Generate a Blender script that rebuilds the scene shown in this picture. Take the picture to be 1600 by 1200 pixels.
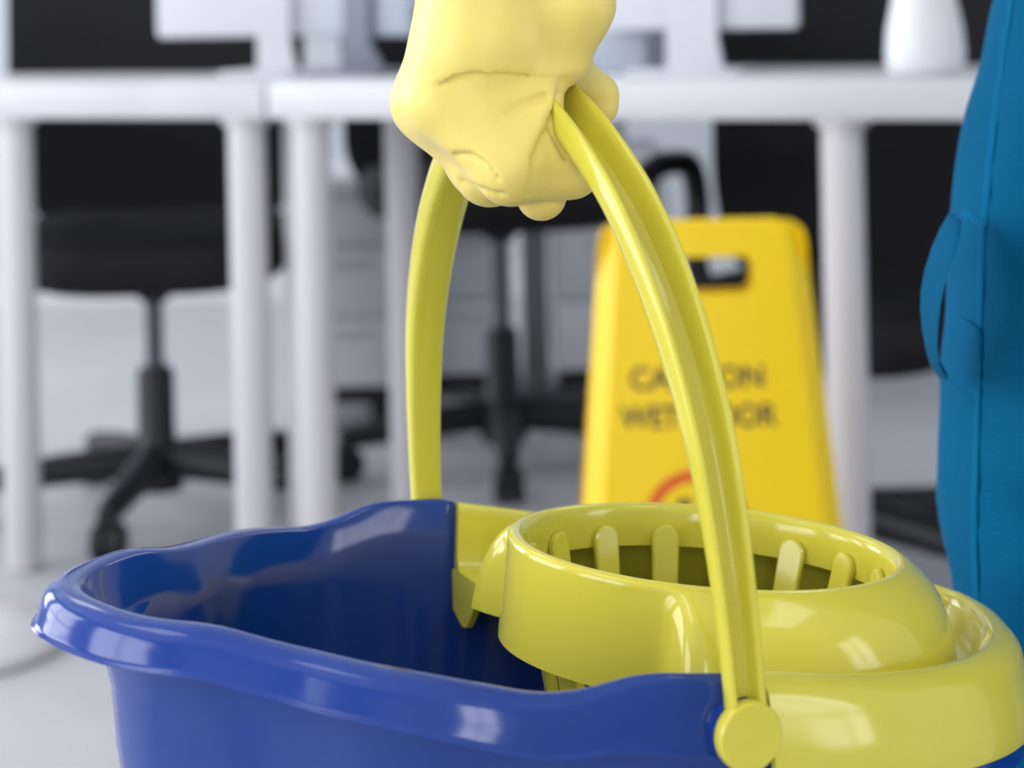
import bpy, bmesh, math, random
import numpy as np
from mathutils import Matrix, Vector

for _o in list(bpy.data.objects): bpy.data.objects.remove(_o)
random.seed(4); rng = np.random.default_rng(4)
scene = bpy.context.scene
COL = scene.collection
PI = math.pi

# ------------------------------------------------------------------ camera
FPX, V0, RHO, CAMH = 3402.0, -5.0, math.radians(1.2), 85.5      # focal in px, horizon row, roll, height (cm)
cam_d = bpy.data.cameras.new('camera')
cam = bpy.data.objects.new('camera', cam_d); COL.objects.link(cam)
cam_d.sensor_width = 36.0
cam_d.lens = FPX/1600*36
cam_d.shift_y = -(600-V0)/1600
cam_d.clip_start = 0.02
cam.matrix_world = Matrix.Translation((0, 0, CAMH/100)) @ Matrix.Rotation(PI/2, 4, 'X') @ Matrix.Rotation(-RHO, 4, 'Z')
cam_d.dof.use_dof = True
cam_d.dof.focus_distance = 0.85
cam_d.dof.aperture_fstop = 9.0
scene.camera = cam

# ------------------------------------------------------------------ world, light, exposure
w = bpy.data.worlds.new('sky'); scene.world = w; w.use_nodes = True
w.node_tree.nodes['Background'].inputs[0].default_value = (0.88, 0.94, 1.0, 1)
w.node_tree.nodes['Background'].inputs[1].default_value = 1.0
def area(name, loc, rot, sx, sy, power, col):
    d = bpy.data.lights.new(name, 'AREA'); d.shape = 'RECTANGLE'; d.size = sx; d.size_y = sy
    d.energy = power; d.color = col
    o = bpy.data.objects.new(name, d); COL.objects.link(o); o.location = loc; o.rotation_euler = rot
    return o
DAY = (0.98, 0.985, 1.0)
RX0, RX1, RY0, RY1, RH = -3.2, 3.2, -2.8, 6.2, 2.8            # the room (m)
LEFT_WINS = [(-1.9, 0.3), (1.0, 3.0), (3.6, 5.6)]             # y ranges in the left wall
REAR_WINS = [(-0.3, 0.55)]           # x ranges in the wall behind the camera
RIGHT_WINS = [(-0.5, 0.4)]                                # y range in the right wall
WZ0, WZ1 = 0.55, 2.45
for i, (a, b) in enumerate(LEFT_WINS):
    area('daylight_side', (RX0-0.16, (a+b)/2, (WZ0+WZ1)/2), (0, -PI/2, 0), WZ1-WZ0, b-a, 118*(b-a), DAY)
for i, (a, b) in enumerate(REAR_WINS):
    area('daylight_rear', ((a+b)/2, RY0-0.16, (WZ0+WZ1)/2), (PI/2, 0, 0), b-a, WZ1-WZ0, 145*(b-a), DAY)
for i, (a, b) in enumerate(RIGHT_WINS):
    area('daylight_right', (RX1+0.16, (a+b)/2, (WZ0+WZ1)/2), (0, PI/2, 0), WZ1-WZ0, b-a, 95*(b-a), DAY)
PANELS = [(-1.3, 0.6), (1.3, 0.6), (-1.3, 3.6), (1.3, 3.6)]  # unseen ceiling panels, added to lift the overall ambient light
for x, y in PANELS:
    area('added_panel_light', (x, y, RH-0.045), (0, 0, 0), 0.56, 1.16, 16, (1.0, 0.98, 0.95))
vs = scene.view_settings
vs.view_transform = 'Standard'; vs.look = 'None'; vs.gamma = 1.0; vs.use_curve_mapping = False
vs.exposure = -1.6

# ------------------------------------------------------------------ helpers
def lin(c):
    return tuple(((v/255)/12.92 if v/255 <= 0.04045 else ((v/255+0.055)/1.055)**2.4) for v in c) + (1,)
def mat(name, rgb, rough=0.5, bump=0.0, scale=60, var=0.0, vscale=8, metal=0, sheen=0, spec=0.5, sss=0, coat=0, detail=4):
    m = bpy.data.materials.new(name); m.use_nodes = True
    nt = m.node_tree; b = nt.nodes['Principled BSDF']
    b.inputs['Base Color'].default_value = lin(rgb); b.inputs['Roughness'].default_value = rough
    b.inputs['Metallic'].default_value = metal; b.inputs['Specular IOR Level'].default_value = spec
    if sheen: b.inputs['Sheen Weight'].default_value = sheen
    if coat: b.inputs['Coat Weight'].default_value = coat; b.inputs['Coat Roughness'].default_value = 0.06
    if sss:
        b.inputs['Subsurface Weight'].default_value = sss
        b.inputs['Subsurface Radius'].default_value = (0.01, 0.007, 0.002); b.inputs['Subsurface Scale'].default_value = 0.4
    tc = nt.nodes.new('ShaderNodeTexCoord')
    if var:
        n = nt.nodes.new('ShaderNodeTexNoise'); n.inputs['Scale'].default_value = vscale; n.inputs['Detail'].default_value = 5
        nt.links.new(tc.outputs['Object'], n.inputs['Vector'])
        r = nt.nodes.new('ShaderNodeValToRGB')
        lo = [max(0, c*(1-var)) for c in rgb]; hi = [min(255, c*(1+var)) for c in rgb]
        r.color_ramp.elements[0].position = 0.3; r.color_ramp.elements[1].position = 0.7
        r.color_ramp.elements[0].color = lin(lo); r.color_ramp.elements[1].color = lin(hi)
        nt.links.new(n.outputs['Fac'], r.inputs[0]); nt.links.new(r.outputs[0], b.inputs['Base Color'])
    if bump:
        n = nt.nodes.new('ShaderNodeTexNoise'); n.inputs['Scale'].default_value = scale; n.inputs['Detail'].default_value = detail
        nt.links.new(tc.outputs['Object'], n.inputs['Vector'])
        bp = nt.nodes.new('ShaderNodeBump'); bp.inputs['Strength'].default_value = bump; bp.inputs['Distance'].default_value = 0.002
        nt.links.new(n.outputs['Fac'], bp.inputs['Height']); nt.links.new(bp.outputs[0], b.inputs['Normal'])
    return m
M = dict(
    blue=mat('blue_plastic', (24, 61, 144), 0.13, 0.03, 18, 0.05, 5, spec=0.5),
    yellow=mat('lime_yellow_plastic', (218, 208, 72), 0.12, 0.03, 22, 0.03, 6, spec=0.5),
    glove=mat('yellow_rubber', (243, 220, 116), 0.42, 0.12, 220, 0.03, 14, sheen=0.15, spec=0.4),
    sign=mat('sign_yellow', (252, 212, 0), 0.4, 0.05, 40),
    ink=mat('sign_ink', (84, 64, 44), 0.6), red=mat('sign_red', (226, 84, 26), 0.5),
    white=mat('white_laminate', (214, 217, 224), 0.35, 0.03, 30, 0.015, 3),
    legw=mat('white_lacquer', (216, 214, 219), 0.35, 0.02, 30),
    black=mat('black_mesh', (11, 10, 17), 0.8, 0.3, 400), blackp=mat('black_plastic', (18, 19, 26), 0.5, 0.1, 90),
    steel=mat('dark_steel', (92, 98, 108), 0.3, 0.02, 40, metal=0.8),
    silver=mat('silver_shell', (176, 184, 198), 0.4, 0.02, 40), grey=mat('grey_shell', (120, 126, 140), 0.5, 0.02, 40),
    floor=mat('floor_vinyl', (190, 192, 197), 0.42, 0.04, 18, 0.025, 2.2),
    wall=mat('wall_paint', (206, 211, 220), 0.8, 0.06, 90, 0.01, 2), ceil=mat('ceiling_paint', (238, 238, 238), 0.9, 0.05, 60),
    base=mat('baseboard_paint', (222, 224, 228), 0.5, 0.02, 40),
    skin=mat('skin', (214, 164, 136), 0.5, 0.1, 120, sss=0.1), hair=mat('dark_hair', (44, 32, 26), 0.6, 0.5, 160),
    boot=mat('black_rubber', (24, 24, 26), 0.55, 0.15, 90),
    pot=mat('white_ceramic', (232, 236, 240), 0.3, 0.03, 20),
)
def cloth(name, rgb):
    m = mat(name, rgb, 0.85, 0, 0, 0, sheen=0.0, spec=0.06)
    nt = m.node_tree; b = nt.nodes['Principled BSDF']
    tc = nt.nodes.new('ShaderNodeTexCoord')
    def noise(s, d, vec=None):
        n = nt.nodes.new('ShaderNodeTexNoise'); n.inputs['Scale'].default_value = s; n.inputs['Detail'].default_value = d
        mp = nt.nodes.new('ShaderNodeMapping'); nt.links.new(tc.outputs['Object'], mp.inputs[0])
        if vec: mp.inputs['Scale'].default_value = vec
        nt.links.new(mp.outputs[0], n.inputs['Vector']); return n
    big, thr1, thr2 = noise(7, 6), noise(900, 2, (1, 1, 0.12)), noise(900, 2, (0.15, 0.15, 1))
    r = nt.nodes.new('ShaderNodeValToRGB'); r.color_ramp.elements[0].position = .3; r.color_ramp.elements[1].position = .72
    r.color_ramp.elements[0].color = lin([c*.90 for c in rgb]); r.color_ramp.elements[1].color = lin([min(255, c*1.08) for c in rgb])
    nt.links.new(big.outputs[0], r.inputs[0]); nt.links.new(r.outputs[0], b.inputs['Base Color'])
    ad = nt.nodes.new('ShaderNodeMath'); ad.operation = 'ADD'
    nt.links.new(thr1.outputs[0], ad.inputs[0]); nt.links.new(thr2.outputs[0], ad.inputs[1])
    bp = nt.nodes.new('ShaderNodeBump'); bp.inputs['Strength'].default_value = 0.35; bp.inputs['Distance'].default_value = 0.001
    nt.links.new(ad.outputs[0], bp.inputs['Height']); nt.links.new(bp.outputs[0], b.inputs['Normal'])
    return m
M['cloth'] = cloth('teal_blue_twill', (0, 90, 132)); M['stitch'] = cloth('stitched_twill', (0, 97, 142))
def pane_mat():
    m = bpy.data.materials.new('window_glass'); m.use_nodes = True; nt = m.node_tree; nt.nodes.clear()
    o = nt.nodes.new('ShaderNodeOutputMaterial'); mx = nt.nodes.new('ShaderNodeMixShader'); mx.inputs[0].default_value = 0.06
    t = nt.nodes.new('ShaderNodeBsdfTransparent'); g = nt.nodes.new('ShaderNodeBsdfGlossy'); g.inputs['Roughness'].default_value = 0.02
    nt.links.new(t.outputs[0], mx.inputs[1]); nt.links.new(g.outputs[0], mx.inputs[2]); nt.links.new(mx.outputs[0], o.inputs[0]); return m
M['pane'] = pane_mat()
def glow_mat():  # glowing face of the added ceiling panels
    m = bpy.data.materials.new('added_panel_glow'); m.use_nodes = True; b = m.node_tree.nodes['Principled BSDF']
    b.inputs['Emission Color'].default_value = (1, .98, .95, 1); b.inputs['Emission Strength'].default_value = 2.0; return m
M['glow'] = glow_mat()

class MB:
    """collects faces (in cm) and links them as one mesh object (in m)"""
    def __init__(s): s.v = []; s.f = []
    def add(s, V, F):
        n = len(s.v); s.v += [tuple(map(float, p)) for p in V]; s.f += [tuple(int(i)+n for i in f) for f in F]; return s
    def box(s, c, d, bev=0.0):
        bm = bmesh.new(); bmesh.ops.create_cube(bm, size=1)
        for q in bm.verts: q.co = Vector((q.co[k]*d[k] for k in range(3)))
        if bev: bmesh.ops.bevel(bm, geom=bm.edges[:], offset=bev, segments=2, affect='EDGES', profile=.5)
        bm.verts.index_update()
        s.add([q.co+Vector(c) for q in bm.verts], [[q.index for q in f.verts] for f in bm.faces]); bm.free(); return s
    def grid(s, rings, closed=True, cap=(False, False)):
        """rings: list of equally long point lists"""
        n = len(rings[0]); V = [p for r in rings for p in r]; F = []
        for i in range(len(rings)-1):
            for j in range(n if closed else n-1):
                k = (j+1) % n; F.append((i*n+j, i*n+k, (i+1)*n+k, (i+1)*n+j))
        if cap[0]: F.append(tuple(range(n-1, -1, -1)))
        if cap[1]: F.append(tuple((len(rings)-1)*n+j for j in range(n)))
        return s.add(V, F)
    def lathe(s, prof, c=(0, 0, 0), n=32, cap=(True, True)):
        return s.grid([[(c[0]+r*math.cos(2*PI*j/n), c[1]+r*math.sin(2*PI*j/n), c[2]+z) for j in range(n)] for r, z in prof], True, cap)
    def tube(s, pts, rad, n=12, cap=True):
        P = [Vector(p) for p in pts]; R = rad if hasattr(rad, '__len__') else [rad]*len(P); rings = []
        t0 = (P[1]-P[0]).normalized(); up = Vector((0, 0, 1)) if abs(t0.z) < .9 else Vector((1, 0, 0)); nrm = t0.cross(up).normalized()
        for i, p in enumerate(P):
            t = (P[min(i+1, len(P)-1)]-P[max(i-1, 0)]).normalized(); nrm = (nrm-t*nrm.dot(t)).normalized(); b = t.cross(nrm)
            rings.append([p+(nrm*math.cos(2*PI*j/n)+b*math.sin(2*PI*j/n))*R[i] for j in range(n)])
        return s.grid(rings, True, (cap, cap))
    def build(s, name, m, parent=None, smooth=40, xf=None):
        me = bpy.data.meshes.new(name); V = [Vector(p) for p in s.v]
        if xf is not None: V = [xf @ p for p in V]
        me.from_pydata([p/100 for p in V], [], s.f); me.update()
        bm = bmesh.new(); bm.from_mesh(me); bmesh.ops.recalc_face_normals(bm, faces=bm.faces); bm.to_mesh(me); bm.free()
        me.materials.append(m)
        if smooth: me.shade_smooth(); me.set_sharp_from_angle(angle=math.radians(smooth))
        o = bpy.data.objects.new(name, me); COL.objects.link(o)
        if parent is not None: o.parent = parent
        return o
def tag(o, label=None, cat=None, group=None, kind=None):
    if label: o['label'] = label
    if cat: o['category'] = cat
    if group: o['group'] = group
    if kind: o['kind'] = kind
    return o
def thing(name, label, cat, loc=(0, 0, 0), rot=(0, 0, 0), group=None):
    o = bpy.data.objects.new(name, None); COL.objects.link(o); o.empty_display_size = .05
    o.location = [c/100 for c in loc]; o.rotation_euler = rot
    return tag(o, label, cat, group)
def at(u, v, d):
    """point (cm) seen at photo pixel u, v at distance d in front of the lens"""
    c, s = math.cos(RHO), math.sin(RHO); a, b = u-800, v-V0
    return Vector(((c*a-s*b)/FPX*d, d, CAMH-(s*a+c*b)/FPX*d))
def spl(xs, ys, x):
    """smooth monotone-ish interpolation (Catmull-Rom / Hermite)"""
    xs = np.array(xs, float); ys = np.array(ys, float); m = np.gradient(ys, xs); x = np.clip(np.asarray(x, float), xs[0], xs[-1])
    i = np.clip(np.searchsorted(xs, x)-1, 0, len(xs)-2); h = xs[i+1]-xs[i]; t = (x-xs[i])/h
    return (2*t**3-3*t**2+1)*ys[i]+(t**3-2*t**2+t)*h*m[i]+(-2*t**3+3*t**2)*ys[i+1]+(t**3-t**2)*h*m[i+1]
def sstep(a, b, x): t = np.clip((np.asarray(x, float)-a)/(b-a), 0, 1); return t*t*(3-2*t)

# ------------------------------------------------------------------ the room
def struct(name, mb, m, parent=None, smooth=0):
    o = mb.build(name, m, parent, smooth)
    if parent is None: o['kind'] = 'structure'
    return o
T = 12.0
def cmx(*a): return [v*100 for v in a]
X0, X1, Y0, Y1, H = cmx(RX0, RX1, RY0, RY1, RH)
struct('floor', MB().box(((X0+X1)/2, (Y0+Y1)/2, -5), (X1-X0+2*T, Y1-Y0+2*T, 10)), M['floor'])
struct('ceiling', MB().box(((X0+X1)/2, (Y0+Y1)/2, H+5), (X1-X0+2*T, Y1-Y0+2*T, 10)), M['ceil'])
struct('wall_back', MB().box(((X0+X1)/2, Y1+T/2, H/2), (X1-X0+2*T, T, H)), M['wall'])
z0, z1 = WZ0*100, WZ1*100
def window_wall(name, wins, along_y, right=False):
    mb = MB(); lo, hi = (Y0, Y1) if along_y else (X0-T, X1+T); pos = (X1+T/2 if right else X0-T/2) if along_y else Y0-T/2
    def seg(a, b, za, zb):
        c, d = ((pos, (a+b)/2, (za+zb)/2), (T, b-a, zb-za)) if along_y else (((a+b)/2, pos, (za+zb)/2), (b-a, T, zb-za))
        mb.box(c, d)
    seg(lo, hi, 0, z0); seg(lo, hi, z1, H); p = lo
    for a, b in wins: seg(p, a*100, z0, z1); p = b*100
    seg(p, hi, z0, z1)
    return struct(name, mb, M['wall'])
window_wall('wall_left', LEFT_WINS, True); window_wall('wall_right', RIGHT_WINS, True, True); window_wall('wall_front', REAR_WINS, False)
wn = 0
for along_y, wins, right in ((True, LEFT_WINS, 0), (False, REAR_WINS, 0), (True, RIGHT_WINS, 1)):
    for a, b in wins:
        wn += 1; a_, b_ = a*100, b*100; fr = MB(); pn = MB(); p = X1+5 if right else (X0 if along_y else Y0)-5
        def bar(x, z, lx, lz, mb=fr, th=6):
            mb.box(((p, x, z) if along_y else (x, p, z)), ((th, lx, lz) if along_y else (lx, th, lz)))
        for x in (a_+2.5, (a_+b_)/2, b_-2.5): bar(x, (z0+z1)/2, 5, z1-z0)
        for z in (z0+2.5, z1-2.5, z0+50): bar((a_+b_)/2, z, b_-a_, 5)
        f = struct('window_%d' % wn, fr, M['base']); bar((a_+b_)/2, (z0+z1)/2, b_-a_-9, z1-z0-9, pn, 0.6); pn.build('pane', M['pane'], f, 0)
struct('baseboard_back', MB().box((0, Y1-0.7, 5), (X1-X0, 1.4, 10), .3), M['base'])
struct('baseboard_right', MB().box((X1-0.7, (Y0+Y1)/2, 5), (1.4, Y1-Y0-3, 10), .3), M['base'])
struct('baseboard_left', MB().box((X0+0.7, (Y0+Y1)/2, 5), (1.4, Y1-Y0-3, 10), .3), M['base'])
for i, (x, y) in enumerate(PANELS):
    t = thing('added_ceiling_light', 'added flat rectangular ceiling panel for ambient light, %s' % ['left above the bucket', 'right above the worker', 'left above the desks', 'right above the desks'][i], 'ceiling light', (x*100, y*100, H), group='added ceiling light panels')
    MB().box((0, 0, -1.5), (62, 122, 3), .4).build('frame', M['base'], t, 0)
    MB().box((0, 0, -3.3), (56, 116, .6), .1).build('diffuser', M['glow'], t, 0)

# ------------------------------------------------------------------ the bucket
YAW, TILT, ROLL = .4001, .0947, .0029
BORG = Vector((1.6724, 86.3539, -25.133+CAMH))             # the point between the two handle pivots
BR = Matrix.Rotation(YAW, 3, 'Z') @ Matrix.Rotation(TILT, 3, 'Y') @ Matrix.Rotation(ROLL, 3, 'X')
BDEP = 25.0
def broot(name, label, cat):
    o = thing(name, label, cat); o.location = (BORG + BR @ Vector((0, 0, -BDEP)))/100; o.rotation_euler = (ROLL, TILT, YAW); return o
UPZ = Matrix.Translation((0, 0, BDEP))                      # parts are written around the pivots, the root sits at the base
bucket = broot('mop_bucket', 'blue plastic bucket with lime yellow carrying handle held by the gloved hand', 'bucket')
# half outline of the inner rim (x, half width, height), spout at the left end
OX = [-19.45, -19.35, -19.0, -18.4, -17.6, -16.5, -15, -13, -12, -11, -10, -8, -6, -4, -2, 0, 3, 6, 9, 12, 14.5, 16.5, 17.8, 18.4, 18.6]
OW = [0, 0.75, 1.75, 2.9, 3.9, 4.9, 5.95, 7.6, 8.65, 9.6, 10.4, 11.6, 12.5, 13.2, 13.7, 13.9, 13.7, 13.2, 12.3, 10.8, 8.9, 6.4, 3.8, 1.6, 0]
def half_outline():
    # resample the polyline by arc length for even columns
    P = np.array(list(zip(OX, OW))); s = np.concatenate([[0], np.cumsum(np.hypot(*np.diff(P, axis=0).T))])
    u = np.linspace(0, s[-1], 90); x = spl(s, P[:, 0], u); y = spl(s, P[:, 1], u); y[0] = y[-1] = 0
    return np.stack([x, np.maximum(y, 0)], 1)
ho = half_outline()
OUT = np.concatenate([ho*[1, -1], ho[-2:0:-1]])            # near side first, then back along the far side
def normals(P):
    t = np.roll(P, -1, 0)-np.roll(P, 1, 0); t /= np.linalg.norm(t, axis=1)[:, None]; n = np.stack([t[:, 1], -t[:, 0]], 1)
    return n
ON = normals(OUT)
for _ in range(2): ON = (np.roll(ON, 1, 0)+ON+np.roll(ON, -1, 0)); ON /= np.linalg.norm(ON, axis=1)[:, None]
zin = spl([-19.5, -18, -16, -14, -12, -10, -8, -7, -6, -5, -4, -3, -1.5, -.2, .5, 1.5, 4, 19], [2.1, 2.02, 2.1, 1.82, 1.68, 1.6, 1.42, 1.32, 1.38, 1.62, 1.95, 2.1, 2.1, 2.1, 2.0, 0.3, -0.5, -0.9], OUT[:, 0])
zin = np.minimum(zin, 2.11)
osc = spl([-19.5, -14, -8, -5, -3, 0, 3, 19], [1.0, 1.0, .95, .62, .42, .36, .4, .5], OUT[:, 0])     # how far the flange reaches out
drop = spl([-19.5, -14, -9, -5, -2, 2, 19], [1.4, 1.45, 1.6, 2.05, 2.55, 2.6, 1.6], OUT[:, 0])
def bloop(o, z, t=1.0, shrink=1.0):
    """one loop round the bucket: o outward offset, z height array, shrink towards the axis"""
    P = OUT*shrink + ON*np.asarray(o).reshape(-1, 1)
    if shrink != 1.0: P[:, 0] += (1-shrink)*(-0.6) + sstep(-11, -18.5, OUT[:, 0])*(.95*(1-t**7)+.9*(1-t))    # the wall recedes below the spout
    return [(x, y, zz) for (x, y), zz in zip(P, np.broadcast_to(z, len(OUT)))]
loops = []
for k in range(0, 13):                                      # inner wall, floor to rim
    t = k/12; zz = -BDEP+0.5 + (zin-(-BDEP+0.5))*t
    loops.append(bloop(0, zz, t, shrink=.73+.27*t**.9))
for o, dz in [(.08, .08), (.28, .13), (.62, .14), (.95, .07)]: loops.append(bloop(o*osc+.05, zin+dz))
for o, f in [(1.16, .08), (1.3, .26), (1.4, .55), (1.48, .82), (1.52, .9)]: loops.append(bloop(o*osc+.08, zin-f*drop))
for o, f in [(1.62, .93), (1.66, .97), (1.62, 1.0), (1.45, 1.0), (1.25, .8)]: loops.append(bloop(o*osc+.08, zin-f*drop))
loops.append(bloop(.3, zin-.75*drop)); loops.append(bloop(.27, zin-1.0*drop-.3, .8, shrink=.985))
for k in range(1, 13):
    t = 1-k/12; zb = -BDEP; z_ = zb + (zin-drop-zb)*t
    loops.append(bloop(.25, z_, min(t, .8), shrink=.73+.255*t**.9))
mb = MB().grid(loops, True, (True, True)); mb.build('body', M['blue'], bucket, 60, UPZ)
# swinging handle: a U channel swept along the arch
LEAN = math.tan(.145)
hz = [0.45, 2, 4, 7, 10, 13, 16, 17.5, 19, 20.3, 21.0, 21.3]; hy = [14.95, 14.9, 14.75, 14.3, 13.55, 12.15, 10.0, 8.5, 6.4, 4.0, 2.0, 0]
def arch():
    s = np.concatenate([[0], np.cumsum(np.hypot(np.diff(hz), np.diff(hy)))]); u = np.linspace(0, s[-1], 46)
    z = spl(s, hz, u); y = spl(s, hy, u); L = np.stack([-y, z], 1); R_ = np.stack([y, z], 1)[::-1]
    return np.concatenate([L, R_[1:]])
A = arch(); tA = np.gradient(A, axis=0); tA /= np.linalg.norm(tA, axis=1)[:, None]
rings = []
for i, ((y, z), (ty, tz)) in enumerate(zip(A, tA)):
    ny, nz = -tz, ty                                         # outward normal of the arch
    q = min(i, len(A)-1-i)/(len(A)/2)                        # 0 at the pivots, 1 at the top
    wd = 1.38+.5*sstep(0, .6, q); dp = .85+.52*sstep(.05, .6, q); th = .30+.06*q; gf = .2
    h, d2 = wd/2, dp/2
    half = [(0, -d2), (.45*h, -d2+.01), (.75*h, -d2+.08*dp), (.93*h, -d2+.2*dp), (h, -d2+.4*dp), (h, d2-.16), (h-.05, d2-.05), (h-.14, d2), (h-.22, d2-.03), (h-.29, d2-.14), (h-th-.02, -d2+.4*dp+.05), (h-th-.1, -d2+gf+.08), (.3*h, -d2+gf), (0, -d2+gf)]
    pr = half + [(-b, n) for b, n in half[-2:0:-1]]
    x = -LEAN*(z-.45)-.25
    rings.append([Vector((x+b, y+ny*n, z+nz*n)) for b, n in pr])
hd = MB().grid(rings, True, (True, True)).build('handle', M['yellow'], bucket, 50, UPZ)
for sgn in (-1, 1):
    prof = [(0.3, 0), (1.02, 0), (1.14, .05), (1.18, .14), (1.18, .5), (1.1, .6), (.3, .6)]
    m3 = MB().lathe(prof, n=40); q = Matrix.Translation((-.3, sgn*14.82, .45)) @ Matrix.Rotation(-sgn*PI/2, 4, 'X')
    if sgn: m3.build('pivot_disc', M['yellow'], hd, 40, UPZ @ q)
    m4 = MB().lathe([(.3, 0), (1.15, 0), (1.22, .08), (1.22, .45), (.3, .5)], n=40)
    m4.build('pivot_boss', M['blue'], bucket, 40, UPZ @ Matrix.Translation((-.2, sgn*14.28, .4)) @ Matrix.Rotation(-sgn*PI/2, 4, 'X'))

# ------------------------------------------------------------------ the wringer in the bucket
wr = broot('mop_wringer', 'lime yellow plastic mop wringer with slotted basket set into the blue bucket', 'wringer')
RC = (6.06, 0.0)
CX = [.55, 2.5, 4.5, 7.4, 11.3, 13.7, 15.75, 17.3, 18.0, 18.2]; CW = [13.6, 13.35, 13.0, 12.1, 10.4, 8.6, 6.2, 3.2, 1.2, 0]
CZ = [2.15, 1.95, 1.72, 1.42, 1.2, 1.1, 1.0, .92, .9, .9]
sC = np.concatenate([[0], np.cumsum(np.hypot(np.diff(CX), np.diff(CW)))]); uC = np.linspace(0, sC[-1], 44)
cx, cw, cz = spl(sC, CX, uC), spl(sC, CW, uC), spl(sC, CZ, uC); cw[-1] = 0
crest = np.concatenate([np.stack([cx, -cw, cz], 1), np.stack([cx, cw, cz], 1)[-2::-1]])
tc_ = np.gradient(crest[:, :2], axis=0); tc_ /= np.linalg.norm(tc_, axis=1)[:, None]; cn = np.stack([tc_[:, 1], -tc_[:, 0]], 1)
n = len(crest); th = np.radians(np.linspace(-125, 125, n))
inner = np.stack([RC[0]+9.1*np.cos(th), RC[1]+9.1*np.sin(th)], 1)
rows = []
frontness = sstep(5, 0.5, crest[:, 0])
for o, z in [(None, -.85), (None, -.8), (-1.1, -.75), (-.75, -.6), (-.5, -.2), (-.32, .5), ('c', -.42), ('c2', -.12), ('c3', 0), ('c4', 0)]:
    r = []
    for i in range(n):
        P = crest[i, :2]
        if o is None: q = inner[i] if z == -.85 else inner[i]*.5+(P-cn[i]*1.1)*.5; zz = -.8
        elif isinstance(o, str): k = {'c': -.22, 'c2': -.12, 'c3': .02, 'c4': .25}[o]; q = P+cn[i]*k; zz = crest[i, 2]+z
        else: q = P+cn[i]*o; zz = z
        r.append((q[0], q[1], zz))
    rows.append(r)
wsc = .93+.07*sstep(.5, 6, crest[:, 0])
for o, z in [(.5, -.06), (.85, -.22), (1.12, -.5), (1.27, -.85), (1.42, -1.3), (1.6, -1.9), (1.75, -2.5), (1.85, -3.1), (1.82, -3.25), (1.68, -3.2), (1.5, -2.6), (1.3, -1.5), (1.0, -1.1)]:
    rows.append([(crest[i, 0]+cn[i, 0]*o*wsc[i], crest[i, 1]+cn[i, 1]*o*wsc[i], crest[i, 2]+z) for i in range(n)])
rows.append([(crest[i, 0]-cn[i, 0]*.3, crest[i, 1]-cn[i, 1]*.3, -1.0) for i in range(n)])
rows.append([(inner[i, 0], inner[i, 1], -1.1) for i in range(n)])
mb = MB().grid(rows, False); R_ = len(rows)
mb.f.append(tuple(k*n for k in range(R_))); mb.f.append(tuple(k*n+n-1 for k in range(R_)[::-1])); 
mb.f += [((R_-1)*n+i, (R_-1)*n+i+1, i+1, i) for i in range(n-1)]
mb.build('tray', M['yellow'], wr, 50, UPZ)
for sgn in (-1, 1):                                          # lip hanging down along the tray's front edge
    prof = [(13.6, -.8), (13.15, -2.5), (12.6, -2.75), (12.0, -3.0), (11.5, -2.95), (11.0, -2.4), (10.6, -1.6), (10.2, -1.2), (9.6, -1.05), (8.0, -1.05), (8.0, -.8)]
    mb = MB().grid([[(x, sgn*y, z) for y, z in prof] for x in (.45, .75)], True, (True, True)); mb.build('front_lip', M['yellow'], wr, 30, UPZ)
# collar: lip, dome shaped back, straight apron in front
NT = 144
def flare(z): return spl([-1.0, -.5, .5, 1.3, 2.0, 2.6, 2.95, 3.15], [10.3, 10.25, 10.05, 9.8, 9.45, 8.95, 8.5, 8.25], z)
zs = [1.5, 1.5, 2.2, 2.9, 3.12, 3.25, 3.3, 3.25, 3.1, 2.95, 2.75, 2.4, 2.0, 1.5, 1.0, .5, 0, -.4, -.75, -.92]
rows = []
for k, z in enumerate(zs):
    r = []
    for j in range(NT):
        a = 2*PI*j/NT; da = abs((math.degrees(a)+180) % 360-180)-(13 if a < PI else 0)
        fl = 1-float(sstep(121, 129, da))
        if k == 0: rr = 7.72; zz = z
        elif k < 3: rr = 7.45; zz = z
        elif k == 3: rr = 7.47; zz = z
        elif k == 4: rr = 7.54; zz = z
        elif k == 5: rr = 7.66; zz = z
        elif k == 6: rr = 7.88; zz = z
        elif k == 7: rr = 8.08; zz = z
        else:
            ap = 8.18+.03*(3.1-z); rr = ap*(1-fl)+float(flare(z))*fl; zz = z
        r.append((RC[0]+rr*math.cos(a), RC[1]+rr*math.sin(a), zz))
    rows.append(r)
for z, dr in [(-.95, .12), (-.8, .24), (0, .25), (1.0, .25), (2.0, .25), (2.6, .25), (2.8, .3)]:    # inside of the shell
    r = []
    for j in range(NT):
        a = 2*PI*j/NT; da = abs((math.degrees(a)+180) % 360-180)-(13 if a < PI else 0); fl = 1-float(sstep(121, 129, da))
        ap = 8.18+.03*(3.1-z); rr = ap*(1-fl)+float(flare(z))*fl-dr
        r.append((RC[0]+max(rr, 7.74)*math.cos(a), RC[1]+max(rr, 7.74)*math.sin(a), z))
    rows.append(r)
rows.append(rows[0])
MB().grid(rows, True).build('collar', M['yellow'], wr, 50, UPZ)
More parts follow.
